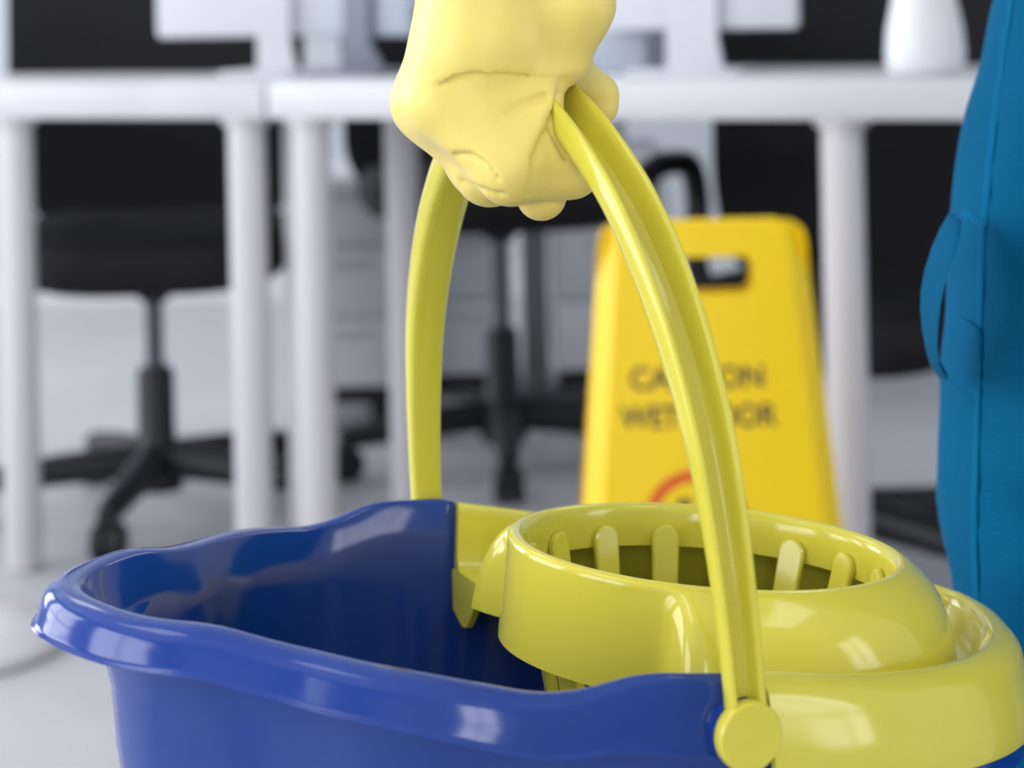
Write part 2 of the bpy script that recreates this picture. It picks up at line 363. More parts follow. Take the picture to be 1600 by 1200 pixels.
# sixteen slanting fingers and the floor of the basket
def finger_mesh():
    mb = MB(); L = 11.4; S = []
    for k in range(9):                                       # rounded top
        a = PI*k/8; S.append((-.6*math.cos(a), .6*math.sin(a)))
    pts = [(-.36, -L)] + S + [(.36, -L)]
    def pos(y, h, off):
        t = -h/L; rad = 7.40-2.7*max(t, 0)**1.1; return (rad-off, y, 1.86+h)
    F_ = [pos(y, h, .2) for y, h in pts]; B_ = [pos(y, h, .0) for y, h in pts]; I_ = [pos(y*.86, h-.05 if h > 0 else h, .26) for y, h in pts]
    return mb.grid([B_, F_, I_], True, (True, True))
fo = None
for k in range(16):
    a = math.radians(8.5+22.5*k)
    if fo is None: fo = finger_mesh().build('finger', M['yellow'], wr, 25); o = fo
    else: o = fo.copy(); COL.objects.link(o); o.parent = wr
    o.location = (RC[0]/100, RC[1]/100, BDEP/100); o.rotation_euler = (0, 0, a)
MB().lathe([(1.2, 0), (4.95, 0), (5.05, .15), (5.05, .6), (4.9, .75), (1.2, .6)], (RC[0], RC[1], -10.0), 48, (True, True)).build('basket_floor', M['yellow'], wr, 40, UPZ)

# ------------------------------------------------------------------ signed distance modelling (glove, head)
def rcone(P, a, b, ra, rb):
    a = np.array(a, float); b = np.array(b, float); ab = b-a; t = np.clip(((P-a)@ab)/(ab@ab), 0, 1)
    return np.linalg.norm(P-a-t[..., None]*ab, axis=-1)-(ra+(rb-ra)*t)
def smin(a, b, k): h = np.maximum(k-np.abs(a-b), 0)/k; return np.minimum(a, b)-h*h*k*.25
def surface_nets(f, lo, hi, h):
    lo = np.array(lo, float); N = np.ceil((np.array(hi)-lo)/h).astype(int)+1
    ax = [lo[k]+h*np.arange(N[k]) for k in range(3)]
    V = np.empty(N)
    for i in range(N[0]):
        Y, Z = np.meshgrid(ax[1], ax[2], indexing='ij'); V[i] = f(np.stack([np.full_like(Y, ax[0][i]), Y, Z], -1))
    cell = np.zeros(N-1, int); acc = np.zeros(tuple(N-1)+(3,)); cnt = np.zeros(N-1)
    offs = [(0, 0, 0), (1, 0, 0), (0, 1, 0), (1, 1, 0), (0, 0, 1), (1, 0, 1), (0, 1, 1), (1, 1, 1)]
    sl = lambda o: tuple(slice(o[k], N[k]-1+o[k]) for k in range(3))
    for a in range(8):
        for b in range(a+1, 8):
            oa, ob = offs[a], offs[b]
            if sum(abs(oa[k]-ob[k]) for k in range(3)) != 1: continue
            va, vb = V[sl(oa)], V[sl(ob)]; m = (va < 0) != (vb < 0); t = np.where(m, va/np.where(m, va-vb, 1), 0)
            for k in range(3): acc[..., k] += np.where(m, oa[k]+t*(ob[k]-oa[k]), 0)
            cnt += m
    act = cnt > 0; idx = -np.ones(N-1, int); idx[act] = np.arange(act.sum())
    I = np.argwhere(act); verts = lo+(I+acc[act]/cnt[act][:, None])*h; F = []
    for k in range(3):
        e = [0, 0, 0]; e[k] = 1; u, v_ = [(1, 2), (2, 0), (0, 1)][k]
        a = V[tuple(slice(0, N[q]-e[q]) for q in range(3))]; b = V[tuple(slice(e[q], N[q]) for q in range(3))]
        for p in np.argwhere((a < 0) != (b < 0)):
            if p[u] == 0 or p[v_] == 0 or p[u] >= N[u]-1 or p[v_] >= N[v_]-1: continue
            q = p.copy(); c0 = idx[tuple(q)]; q[u] -= 1; c1 = idx[tuple(q)]; q[v_] -= 1; c2 = idx[tuple(q)]; q[u] += 1; c3 = idx[tuple(q)]
            F.append((c0, c1, c2, c3) if a[tuple(p)] < 0 else (c3, c2, c1, c0))
    return verts, F
def relax(verts, F, it, lam=.5):
    E_ = np.array([(f[i], f[(i+1) % 4]) for f in F for i in range(4)]); n = len(verts)
    for _ in range(it):
        s = np.zeros_like(verts); c = np.zeros(n); np.add.at(s, E_[:, 0], verts[E_[:, 1]]); np.add.at(c, E_[:, 0], 1)
        verts = verts+lam*(s/np.maximum(c, 1)[:, None]-verts)
    return verts

# ------------------------------------------------------------------ the worker
person = thing('person', 'worker in teal blue overalls and yellow rubber glove carrying the bucket', 'person', (45, 112, 0))
PX = Matrix.Translation((-45, -112, 0))
HA = BR @ Vector((0, 1, 0))                                  # direction of the handle through the fist
def handle_at(y):
    z = float(np.interp(abs(y), hy[::-1], hz[::-1]))
    return BORG + BR @ Vector((-LEAN*(z-.45)-.25, y, z))
prims = []                                                   # (group, a, b, ra, rb)
FING = []
# joints of the index finger (knuckle, middle joint, end joint, tip); the other fingers lie behind it along the handle
idx3 = [at(*q) for q in [(703, 160, 82.6), (797, 268, 81.4), (893, 262, 82.3), (915, 240, 83.6)]]
tweaks = [[(0, 0, 0)]*4,
          [(.05, 0, -.05), (-.05, 0, -.15), (0, 0, -.25), (-.2, 0, -.2)],
          [(.85, 0, -.1), (.35, 0, .0), (0, 0, -.1), (-.1, 0, 0)],
          [(1.8, 0, -.3), (1.1, 0, .4), (.3, 0, .3), (.1, 0, .2)]]
rad = [(1.38, 1.2, 1.08, .95), (1.4, 1.22, 1.08, .98), (1.36, 1.18, 1.05, .95), (1.25, 1.05, .95, .85)]
for k in range(4):
    sh = HA*(1.95*k); pts = [p+sh+Vector(t) for p, t in zip(idx3, tweaks[k])]
    FING.append((pts, rad[k]))
wrist = [at(822, -210, 84.5)+HA*(.3+1.3*k) for k in range(4)]
elbow = at(930, -1100, 96)
th_pts = [at(880, -180, 83.6), at(893, 10, 83.2), at(884, 92, 83.4)]; th_rad = [2.0, 1.6, 1.0]
td_pts = [at(884, 92, 83.6), at(908, 122, 85.0), at(933, 148, 86.0), at(936, 166, 86.0)]; td_rad = [.95, .72, .82, .78]
tip_pts = [at(843, 250, 83.6), at(846, 306, 83.0)]           # loose fingertip of the glove below the handle
def fing_sdf(P):
    d = None
    for pts, r in FING:
        f = None
        for i in range(3):
            c = rcone(P, pts[i], pts[i+1], r[i], r[i+1]); f = c if f is None else smin(f, c, .5)
        d = f if d is None else smin(d, f, .5)
    return d
def glove_sdf(P):
    d = fing_sdf(P)
    palm = None
    for k in range(4):
        c = rcone(P, FING[k][0][0], wrist[k], FING[k][1][0], 1.9); palm = c if palm is None else smin(palm, c, 1.6)
    # rubber stretched over the side of the fist, knuckle to thumb web
    for a, b, ra, rb, k in [((775, 60, 83.0), (790, -60, 83.8), 2.0, 2.3, 1.6), ((755, 150, 82.8), (835, 142, 83.0), 1.35, 1.0, 1.0), ((770, 205, 82.2), (842, 180, 82.3), 1.25, .85, 1.0), ((800, 245, 81.7), (838, 215, 82.0), 1.1, .8, .8)]:
        palm = smin(palm, rcone(P, at(*a), at(*b), ra, rb), k)
    d = smin(d, palm, .9)
    t = smin(rcone(P, th_pts[0], th_pts[1], th_rad[0], th_rad[1]), rcone(P, th_pts[1], th_pts[2], th_rad[1], th_rad[2]), .5)
    d = smin(d, t, .8)
    t = None
    for i in range(3):
        c = rcone(P, td_pts[i], td_pts[i+1], td_rad[i], td_rad[i+1]); t = c if t is None else smin(t, c, .2)
    d = smin(d, t, .12)
    d = smin(d, rcone(P, tip_pts[0], tip_pts[1], 1.0, .97), .08)
    arm = rcone(P, (wrist[1]+wrist[2])/2, elbow, 3.3, 5.4); d = smin(d, arm, 2.0)
    return d
def ray_hit(f, u, v, d0=74, d1=92):
    ds = np.arange(d0, d1, .02); P = np.array([at(u, v, q) for q in ds]); s = f(P); k = np.argmax(s < 0)
    return P[k] if s[k] < 0 else None
CREASES = [  # pixel polyline, groove radius, groove depth, raised side (right, up), step height, step reach
    ([(690, 131), (702, 124), (720, 118), (745, 115), (790, 116), (830, 118), (868, 121)], .09, .02, (0, 1), .13, 1.3),
    ([(868, 150), (866, 168), (856, 190), (843, 222), (832, 250)], .12, .04, (-1, .2), .16, 1.0),
    ([(712, 243), (722, 240), (732, 240), (745, 244), (762, 258), (782, 280)], .09, .03, (.5, 1), .10, .8),
    ([(798, 172), (822, 162), (852, 150)], .2, -.1, (-.3, 1), .06, .7),
    ([(690, 264), (722, 284), (758, 297), (790, 304)], .1, .0, (.6, 1), .07, .6),
    ([(858, 200), (872, 226), (884, 246)], .15, .06, (-1, -.6), .08, .6),
    ([(800, 322), (826, 314), (860, 314), (888, 316)], .1, .03, (0, 1), .04, .5),
]
cre = []
for pl, r, dep, sd, amp, reach in CREASES:
    hits = [ray_hit(glove_sdf, *q) for q in pl]; hits = [h for h in hits if h is not None]
    cre.append((hits, r, dep, np.array([sd[0], 0, sd[1]])/math.hypot(*sd), amp, reach))
def glove_full(P):
    d = glove_sdf(P); sh = d.shape; P2 = P.reshape(-1, 3); d = d.reshape(-1).copy()
    near = np.abs(d) < .8
    Q = P2[near]; dq = d[near]
    for hits, r, dep, sd, amp, reach in cre:
        if len(Q) == 0: break
        best = np.full(len(Q), 1e9); W = np.zeros_like(Q); gr = np.full(len(Q), 1e9)
        for a, b in zip(hits[:-1], hits[1:]):
            ab = b-a; t = np.clip(((Q-a)@ab)/(ab@ab), 0, 1); w_ = Q-a-t[:, None]*ab; l = np.linalg.norm(w_, axis=1)
            m = l < best; best[m] = l[m]; W[m] = w_[m]
            gr = np.minimum(gr, rcone(Q, a+np.array([0, dep, 0]), b+np.array([0, dep, 0]), r, r))
        s_ = W@sd; dq = dq-amp*np.clip((s_+.05)/.12, 0, 1)*np.exp(-(best/reach)**2*1.5)
        c = -gr; h = np.maximum(.12-np.abs(dq-c), 0)/.12; dq = np.maximum(dq, c)+h*h*.12*.25
    d[near] = dq; d = d.reshape(sh)
    x, y, z = P[..., 0], P[..., 1], P[..., 2]                 # soft slack of the rubber
    return d + .03*np.sin(1.2*x+.6*z+.5)*np.sin(.8*z-.9*y)
gv, gf = surface_nets(glove_full, (-6, 77, 75.8), (9.2, 96.5, 98.5), .13)
gv = relax(gv, gf, 2, .35)
# keep the part below the cuff
mb = MB().add(gv, gf); glove = mb.build('rubber_glove', M['glove'], person, 0, PX)
glove.data.shade_smooth(); glove['label'] = 'pale yellow rubber glove gripping the handle'
cuff_c = (wrist[1]+wrist[2])/2*.78+elbow*.22

# overalls: right leg (in view), left leg, torso, sleeves
def wav(a, z, s): return (.4*math.sin(3*a+.21*z+s)+.3*math.sin(5*a-.33*z+2*s)+.35*math.sin(.55*z+2*a+s)+.28*math.sin(1.05*z-4*a+.7*s)+.16*math.sin(7*a+1.5*z))
LEGD = 108.0
def fold(a, z): return (.12+.75*float(sstep(.15, .95, abs(a-PI))))*wav(a, z, 1.0)      # folds fade out along the pressed side edge
sil = [(0, 1566), (60, 1556), (100, 1546), (200, 1514), (320, 1492), (420, 1489), (590, 1476), (750, 1471), (850, 1478), (920, 1492), (1100, 1502), (1400, 1510), (1900, 1515), (2300, 1512)]
rings = []; LEG = []
for v in np.linspace(-60, 2430, 96):
    u = float(spl([s[0] for s in [(-60, 1576)]+sil+[(2440, 1512)]], [s[1] for s in [(-60, 1576)]+sil+[(2440, 1512)]], v))
    p = at(u, v, LEGD); z = max(p.z, 4.0); rx = 9.6+.055*max(z-45, 0)+.8*math.sin(z*.09); ry = rx*1.08
    LEG.append((p.x, z, rx, ry))
    ring = []
    for j in range(72):
        a = 2*PI*j/72; bulge = fold(a, z)
        ring.append((p.x+rx+(rx+bulge)*math.cos(a), LEGD+(ry+bulge)*math.sin(a), z))
    rings.append(ring)
def leg_pt(a_deg, z, off=0.0):
    """point on the visible trouser leg"""
    zz = [q[1] for q in LEG][::-1]; f = lambda k: float(np.interp(z, zz, [q[k] for q in LEG][::-1]))
    px, rx, ry = f(0), f(2), f(3); a = math.radians(a_deg); b = fold(a, z)
    return Vector((px+rx+(rx+b+off)*math.cos(a), LEGD+(ry+b+off)*math.sin(a), z))
ov = MB().grid(rings, True, (True, True)).build('trouser_leg', M['cloth'], person, 70, PX)
mb = MB(); mb.grid([[(2*46.5-x, y+4, z) for x, y, z in r] for r in rings], True, (True, True)); mb.build('trouser_leg', M['cloth'], person, 70, PX)
tor = []
for z, hw, hd_ in [(74, 8, 8), (77, 15, 11.5), (80, 18, 13), (84, 19.8, 14), (90, 21.5, 14), (97, 20.5, 13), (106, 18, 11.8), (118, 18.5, 12), (130, 20, 12), (138, 19, 11), (143, 13, 9), (146, 8, 7.5)]:
    tor.append([(46.5+(hw+.5*wav(2*PI*j/48, z, .3))*math.cos(2*PI*j/48), 110.5+(hd_+.4*wav(2*PI*j/48, z, .7))*math.sin(2*PI*j/48), z) for j in range(48)])
MB().grid(tor, True, (True, True)).build('overalls_top', M['cloth'], person, 70, PX)
def sleeve(pts, rr):
    P = [Vector(p) for p in pts]; out = []; R2 = []
    for i in range(len(P)-1):
        for k in range(8): t = k/8; out.append(P[i].lerp(P[i+1], t)); R2.append(rr[i]*(1-t)+rr[i+1]*t+.25*math.sin(k*1.7+i))
    return MB().tube(out+[P[-1]], R2+[rr[-1]], 28)
sleeve([cuff_c, elbow, (19, 106, 126), (32, 110, 133)], [4.9, 6.2, 7.0, 7.0]).build('sleeve', M['cloth'], person, 70, PX)
sleeve([(74, 108, 90), (74, 112, 112), (70, 111, 127), (61, 110.5, 133)], [4.2, 6.0, 7.2, 7.8]).build('sleeve', M['cloth'], person, 70, PX)
def head_sdf(P):
    d = rcone(P, (50, 116, 163), (50, 117, 168), 8.2, 9.2); d = smin(d, rcone(P, (50, 112.5, 156), (50, 114, 161), 4.6, 6.5), 4)
    d = smin(d, rcone(P, (50, 118, 140), (50, 117.5, 156), 6.2, 5.6), 3); d = smin(d, rcone(P, (50, 106.2, 164.5), (50, 105.2, 161), .7, 1.3), 1.2)
    for s in (-1, 1):
        d = smin(d, rcone(P, (50+s*8.6, 118, 161), (50+s*9.0, 119, 165), 1.0, 1.4), .6)
        d = np.maximum(d, -(rcone(P, (50+s*3.3, 105.6, 165.6), (50+s*3.5, 105.8, 165.6), 1.3, 1.3)))
    d = smin(d, rcone(P, (48, 107.2, 157.2), (52, 107.2, 157.2), .8, .8), .5)
    return d
hv, hf = surface_nets(head_sdf, (38, 101, 139), (62, 131, 180), .9)
MB().add(relax(hv, hf, 1), hf).build('head', M['skin'], person, 0, PX @ Matrix.Translation((-3.5, -6.5, 0))).data.shade_smooth()
def hair_sdf(P):
    d = rcone(P, (50, 118, 165), (50, 118, 169.5), 9.0, 9.3); return np.maximum(d, np.maximum(-(head_sdf(P)-.3), (P[..., 2]-(158+1.1*(130-P[..., 1])))*-1.0*.7))
kv, kf = surface_nets(hair_sdf, (38, 101, 150), (62, 133, 182), .9)
MB().add(relax(kv, kf, 1), kf).build('hair', M['hair'], person, 0, PX @ Matrix.Translation((-3.5, -6.5, 0))).data.shade_smooth()
for x0, y0 in ((LEG[-1][0]+LEG[-1][2], LEGD), (2*46.5-LEG[-1][0]-LEG[-1][2], LEGD+4)):
    prof = []
    for z, s in [(0, .96), (1.2, 1.0), (2.6, 1.0), (5, .93), (8, .78), (11, .62), (16, .55)]:
        ring = []
        for j in range(32):
            a = 2*PI*j/32; yy = math.sin(a); fwd = 19 if yy < 0 else 8
            fwd = fwd if z < 6 else fwd*(1-.05*(z-6)) - (7*sstep(5, 11, z) if yy < 0 else 0)
            ring.append((x0+4.9*s*math.cos(a), y0+fwd*s*yy, z))
        prof.append(ring)
    MB().grid(prof, True, (True, True)).build('boot', M['boot'], person, 40, PX)
# side seam with a raised double edge, pocket and hammer loop on the visible leg
def ribbon(L, R_, th, name, m, sm=60, nrm=None):
    """a sheet between two polylines with thickness th along nrm"""
    nrm = nrm or Vector((0, 1, 0)); Lb = [p+nrm*th for p in L]; Rb = [p+nrm*th for p in R_]
    mid = [(a+b)/2-nrm*th*.35 for a, b in zip(L, R_)]
    return MB().grid([[a, m_, b, d, c] for a, m_, b, c, d in zip(L, mid, R_, Lb, Rb)], True, (True, True)).build(name, m, person, sm, PX)
def on_leg(u, v, off=.15):
    """point of the trouser leg seen at a pixel"""
    best = None
    for dd in np.arange(LEGD-13, LEGD+1, .15):
        p = at(u, v, dd); zz = [q[1] for q in LEG][::-1]; f = lambda k: float(np.interp(p.z, zz, [q[k] for q in LEG][::-1]))
        px, rx, ry = f(0), f(2), f(3); a = math.atan2((p.y-LEGD)/ry, (p.x-px-rx)/rx) % (2*PI); b = fold(a, p.z)
        if ((p.x-px-rx)/(rx+b))**2+((p.y-LEGD)/(ry+b))**2 <= 1: return p-Vector((0, off, 0))
    return on_leg(u+4, v, off)
def pix_strip(poly, wpx, name, m=None, off=.12, th=.35):
    pts = []
    for (u0, v0_), (u1, v1_) in zip(poly[:-1], poly[1:]):
        k = max(2, int(math.hypot(u1-u0, v1_-v0_)/18))
        pts += [(u0+(u1-u0)*i/k, v0_+(v1_-v0_)*i/k) for i in range(k)]
    pts.append(poly[-1]); L = []; R_ = []
    for i, (u, v) in enumerate(pts):
        a = pts[max(i-1, 0)]; b = pts[min(i+1, len(pts)-1)]; l = math.hypot(b[0]-a[0], b[1]-a[1]); nx, ny = -(b[1]-a[1])/l, (b[0]-a[0])/l
        L.append(on_leg(u-nx*wpx/2, v-ny*wpx/2, off)); R_.append(on_leg(u+nx*wpx/2, v+ny*wpx/2, off))
    return ribbon(L, R_, th, name, m or M['stitch'])
pix_strip([(1578, -8), (1566, 70), (1554, 160), (1543, 260), (1535, 352)], 9, 'side_seam', off=.3)
pix_strip([(1533, 352), (1531, 420), (1528, 512), (1526, 600), (1523, 700), (1520, 850), (1524, 960)], 8, 'side_seam', off=.3)
pix_strip([(1500, 330), (1512, 338), (1533, 350)], 14, 'pocket_hem', off=.35)
def sheet(rows, name, th=.22, m=None):
    mb = MB(); bk = [[p+Vector((.05, th, 0)) for p in r] for r in rows]
    mb.grid(rows, False); nV = len(rows[0])*len(rows); mb.grid(bk, False); R0, C0 = len(rows), len(rows[0])
    idx_ = lambda r, c: r*C0+c
    bd = [(0, c) for c in range(C0)]+[(r, C0-1) for r in range(1, R0)]+[(R0-1, c) for c in range(C0-2, -1, -1)]+[(r, 0) for r in range(R0-2, 0, -1)]
    for (a, b) in zip(bd, bd[1:]+bd[:1]): mb.f.append((idx_(*a), idx_(*b), nV+idx_(*b), nV+idx_(*a)))
    return mb.build(name, m or M['cloth'], person, 70, PX)
# pocket patch below its hem
rows = []
for t in np.linspace(0, 1, 14):
    vL, vR = 492+t*(592-492), 514+t*(640-514); uL, uR = 1496-12*t, 1532-3*t
    rows.append([on_leg(uL+(uR-uL)*q, vL+(vR-vL)*q, .3+.7*math.sin(PI*q)*(1-t)) for q in np.linspace(0, 1, 8)])
sheet(rows, 'patch_pocket')
# the hammer loop standing off the side
outer = [(1484, 332), (1470, 356), (1456, 388), (1445, 422), (1439, 455), (1438, 485), (1441, 515), (1446, 545), (1454, 572), (1468, 592)]
inn = [(1502, 346), (1499, 372), (1493, 396), (1484, 420), (1476, 445), (1470, 475), (1467, 505), (1465, 535), (1467, 560), (1480, 585)]
rows = []
for (a, b), t in zip(zip(outer, inn), np.linspace(0, 1, 10)):
    so = 6.0*math.sin(PI*t)**.8; r = []
    pa, pb = at(a[0], a[1], LEGD-4-so*.3), at(b[0], b[1], LEGD-6-so*.55)
    for q in np.linspace(0, 1, 6): r.append(pa.lerp(pb, q)-Vector((0, .9*math.sin(PI*q), 0)))
    rows.append(r)
sheet(rows, 'hammer_loop', .3)

# ------------------------------------------------------------------ desks
DLX = [(22, 331), (380, 316.5), (480, 312.5), (1310, 283.5)]
pA = at(22, 200, 331); pB = at(1310, 200, 283.5); ddir = Vector((pB.x-pA.x, pB.y-pA.y, 0)).normalized(); dang = math.atan2(ddir.y, ddir.x)
def line_at(u):
    """point of the desks' front leg line seen in column u"""
    k = (u-800)/FPX; t = (k*pA.y-pA.x)/(ddir.x-k*ddir.y); return Vector((pA.x, pA.y, 0))+ddir*t
back = Vector((-ddir.y, ddir.x, 0))
def desk(label, s0, s1, depth, legs_s, z=74, th=5.2, origin=None, group='white office desks', rear_s=None):
    o0 = origin if origin is not None else Vector((pA.x, pA.y, 0))-back*4
    t = thing('desk', label, 'desk', o0+ddir*s0, (0, 0, dang), group)
    MB().box(((s1-s0)/2, depth/2, z-th/2), (s1-s0, depth, th), .35).build('tabletop', M['white'], t, 40)
    for s, y in [(q, 4.2) for q in legs_s]+[(q, depth-5) for q in (rear_s or [legs_s[0], legs_s[-1]])]:
            MB().lathe([(2.0, 0), (2.5, .4), (2.5, 1.6), (2.75, 2), (2.75, z-th-1.2), (3.6, z-th-1.0), (3.6, z-th)], (s-s0, y, 0), 24).build('leg', M['legw'], t, 40)
    return t
def back_s(u, off):
    """place along a desk row that lies off behind the front legs, seen in column u"""
    o_ = Vector((pA.x, pA.y, 0))+back*off; k = (u-800)/FPX; return (k*o_.y-o_.x)/(ddir.x-k*ddir.y)
sP = lambda u: (line_at(u)-Vector((pA.x, pA.y, 0))).dot(ddir)
desk('white desk at the left, in front of the chair whose star base shows', sP(-560), sP(428), 42, [sP(-500), 0, sP(380)], rear_s=[sP(-500), sP(300)])
desk('white desk behind the wet floor sign, with the white cone on it', sP(434), sP(1860), 50, [sP(480), sP(1310), sP(1820)], rear_s=[back_s(622, 41), sP(1820)])
o2 = Vector((pA.x, pA.y, 0))+back*150
desk('white desk in the far row behind the other two desks', -12, 190, 62, [back_s(826, 154), 176], origin=o2)

# ------------------------------------------------------------------ swivel chairs
def chair(label, c, rz, seat_z=45, seat_w=47, back_top=100, arms=True, back_tilt=.12, bw=23.0, b_low=1.0):
    t = thing('office_chair', label, 'chair', c, (0, 0, rz), 'black swivel chairs')
    for k in range(5):
        a = 2*PI*k/5-1.76; ca, sa = math.cos(a), math.sin(a)
        lg = MB().tube([(3*ca, 3*sa, 9.5), (16*ca, 16*sa, 8.8), (29*ca, 29*sa, 7.6), (31*ca, 31*sa, 7.2)], [3.0, 2.6, 2.0, 1.6], 10).build('base_leg', M['blackp'], t, 50)
        cs = MB().tube([(30*ca, 30*sa, 8.5), (30*ca, 30*sa, 5)], [1.2, 1.2], 8).build('caster', M['blackp'], lg, 40)
        MB().grid([[(30*ca+d*-sa+r*math.cos(q)*ca, 30*sa+d*ca+r*math.cos(q)*sa, 3.1+r*math.sin(q)) for q in np.linspace(0, 2*PI, 17)[:-1]] for r, d in [(2.4, -2.6), (3.1, -2.0), (3.1, -.5), (2.0, -.3), (2.0, .3), (3.1, .5), (3.1, 2.0), (2.4, 2.6)]], True, (True, True)).build('caster_wheel', M['blackp'], lg, 40)
    MB().lathe([(4.2, 4.5), (4.6, 6.5), (4.2, 11), (3.2, 12.5), (3.1, 24), (2.6, 25)], n=20).build('column_sleeve', M['blackp'], t, 40)
    MB().lathe([(1.5, 24), (1.5, seat_z-7), (2.2, seat_z-6.5)], n=16).build('gas_column', M['steel'], t, 40)
    MB().lathe([(2.2, seat_z-10), (4, seat_z-8), (11, seat_z-5.4), (12, seat_z-4)], n=20).build('tilt_housing', M['blackp'], t, 40)
    sr = []
    for z, s in [(seat_z-5.5, .80), (seat_z-4.5, .93), (seat_z-2, 1.0), (seat_z+1, 1.0), (seat_z+3, .95), (seat_z+3.8, .82), (seat_z+3.6, .4)]:
        r = []
        for j in range(40):
            a = 2*PI*j/40; e = .55; x = math.copysign(abs(math.cos(a))**e, math.cos(a)); y = math.copysign(abs(math.sin(a))**e, math.sin(a))
            r.append((seat_w/2*s*x, 23.5*s*y, z+(-1.6*max(0, -y-.6)*2)))
        sr.append(r)
    MB().grid(sr, True, (True, True)).build('seat', M['black'], t, 50)
    b0 = seat_z+b_low
    rows = []
    for z in np.linspace(b0, back_top, 22):
        f = (z-b0)/(back_top-b0); hw = bw*(1-.3*(1-math.sqrt(1-(max(0, f-.8)/.2)**2*.999)))*(.72+.28*math.sqrt(max(0, 1-(1-min(f/.3, 1))**2)))
        rows.append([(hw*q, 21+back_tilt*(z-b0)-3.2*(1-q*q)*-1+1.8*math.sin(PI*f)*-1, z) for q in np.linspace(-1, 1, 13)])
    bm_ = [[(x*.97, y+3.2, z) for x, y, z in r] for r in rows]
    m_ = MB().grid([r+b[::-1] for r, b in zip(rows, bm_)], True, (True, True)); m_.build('backrest', M['black'], t, 50)
    MB().tube([(0, 6, seat_z-5), (0, 22, seat_z-5), (0, 29, seat_z), (0, 30, seat_z+22)], [2.6, 2.6, 2.6, 2.2], 10).build('back_support', M['blackp'], t, 50)
    if arms:
        for s in (-1, 1):
            xx = s*(seat_w/2+3)
            pts = [(s*(seat_w/2-6), 4, seat_z-5), (xx-1*s, 4, seat_z-4), (xx, -4, seat_z+8), (xx, -9, seat_z+17), (xx, -4, seat_z+20.5), (xx, 8, seat_z+20.5), (xx, 15, seat_z+19), (xx, 18, seat_z+13), (xx-s*1, 14, seat_z+3), (s*(seat_w/2-6), 6, seat_z-5)]
            sm = []
            for i in range(len(pts)-1):
                for q in range(5):
                    p0, p1, p2, p3 = [np.array(pts[min(max(i+d, 0), len(pts)-1)], float) for d in (-1, 0, 1, 2)]; u_ = q/5
                    sm.append(.5*((2*p1)+(-p0+p2)*u_+(2*p0-5*p1+4*p2-p3)*u_**2+(-p0+3*p1-3*p2+p3)*u_**3))
            MB().tube(sm, 1.9, 10).build('armrest', M['blackp'], t, 60)
    return t
c1 = at(243, 600, 364); chair('black swivel chair at the left desk, gas column and star base in full view', (c1.x, c1.y, 0), .1, 46, 47, 112, False, .1, 26)
c2 = at(786, 600, 398); chair('black swivel chair seen between the handle legs, column behind the grip', (c2.x, c2.y, 0), .22, 51, 50, 84, False, .1, 25.5, -2)
c3 = at(1312, 600, 318); chair('black swivel chair beside the worker, partly behind the desk leg', (c3.x, c3.y, 0), -.38, 39, 47, 108, True, .1, 25)

# ------------------------------------------------------------------ things on and under the desks
def monitor(label, c, rz, wd, ht, zb, m, mfoot, cat='monitor', stand=(6, 9), group='computer screens on the desks'):
    t = thing('computer_monitor', label, cat, (c.x, c.y, 74), (0, 0, rz), group)
    MB().box((0, 0, zb+ht/2), (wd, 2.4, ht), .9).build('screen_shell', m, t, 40)
    MB().box((0, 1.3, zb+ht/2+2), (wd-3, .3, ht-7), .1).build('display', M['blackp'], t, 0)
    w0, w1 = stand
    MB().grid([[(x*w/2, y+yy, z) for x, y in ((-1, -.5), (1, -.5), (1, .5), (-1, .5))] for w, yy, z in ((w1, -1.2, .5), (w0, -2.4, 5), (w0, -2.2, zb+ht*.45))], True, (True, True)).build('stand', mfoot, t, 30)
    MB().box((0, -1, .4), (w1+8, 15, .8), .3).build('foot', mfoot, t, 30)
    return t
m1 = at(437, 90, 345); monitor('white computer monitor seen from behind above the left desk', m1, dang*.6, 41, 28, 6.0, M['white'], M['white'], stand=(5.5, 6.5))
m3 = at(575, 80, 334); monitor('grey computer monitor beside the white one, left of the glove', m3, dang-.25, 18, 26, 5.8, M['silver'], M['grey'], stand=(5, 9))
m2 = at(1090, 90, 311); monitor('white computer monitor on the desk right of the glove', m2, dang, 30, 26, 6.2, M['white'], M['white'], stand=(7.5, 8.5))
pc = at(1446, 118, 287.5)
t = thing('ceramic_vase', 'white cone shaped ceramic vase standing on the right desk beside the worker', 'vase', (pc.x, pc.y, 74))
MB().lathe([(3.2, 0), (4.6, .2), (5.1, 1.2), (5.25, 3), (5.0, 6), (4.3, 9.5), (3.5, 13), (2.7, 17), (2.2, 21), (2.1, 24), (2.4, 25.5), (2.1, 25.6), (1.8, 24)], n=36).build('vase_body', M['pot'], t, 60)
bx_ = at(1000, 80, 330)
t = thing('file_box', 'pale grey document box on the desk just right of the gloved thumb', 'box', (bx_.x, bx_.y, 74), (0, 0, dang))
MB().box((0, 0, 5), (9, 22, 10), .3).build('box_body', M['silver'], t, 30); MB().box((0, 0, 10.6), (9.6, 22.6, 1.6), .3).build('lid', M['silver'], t, 30)
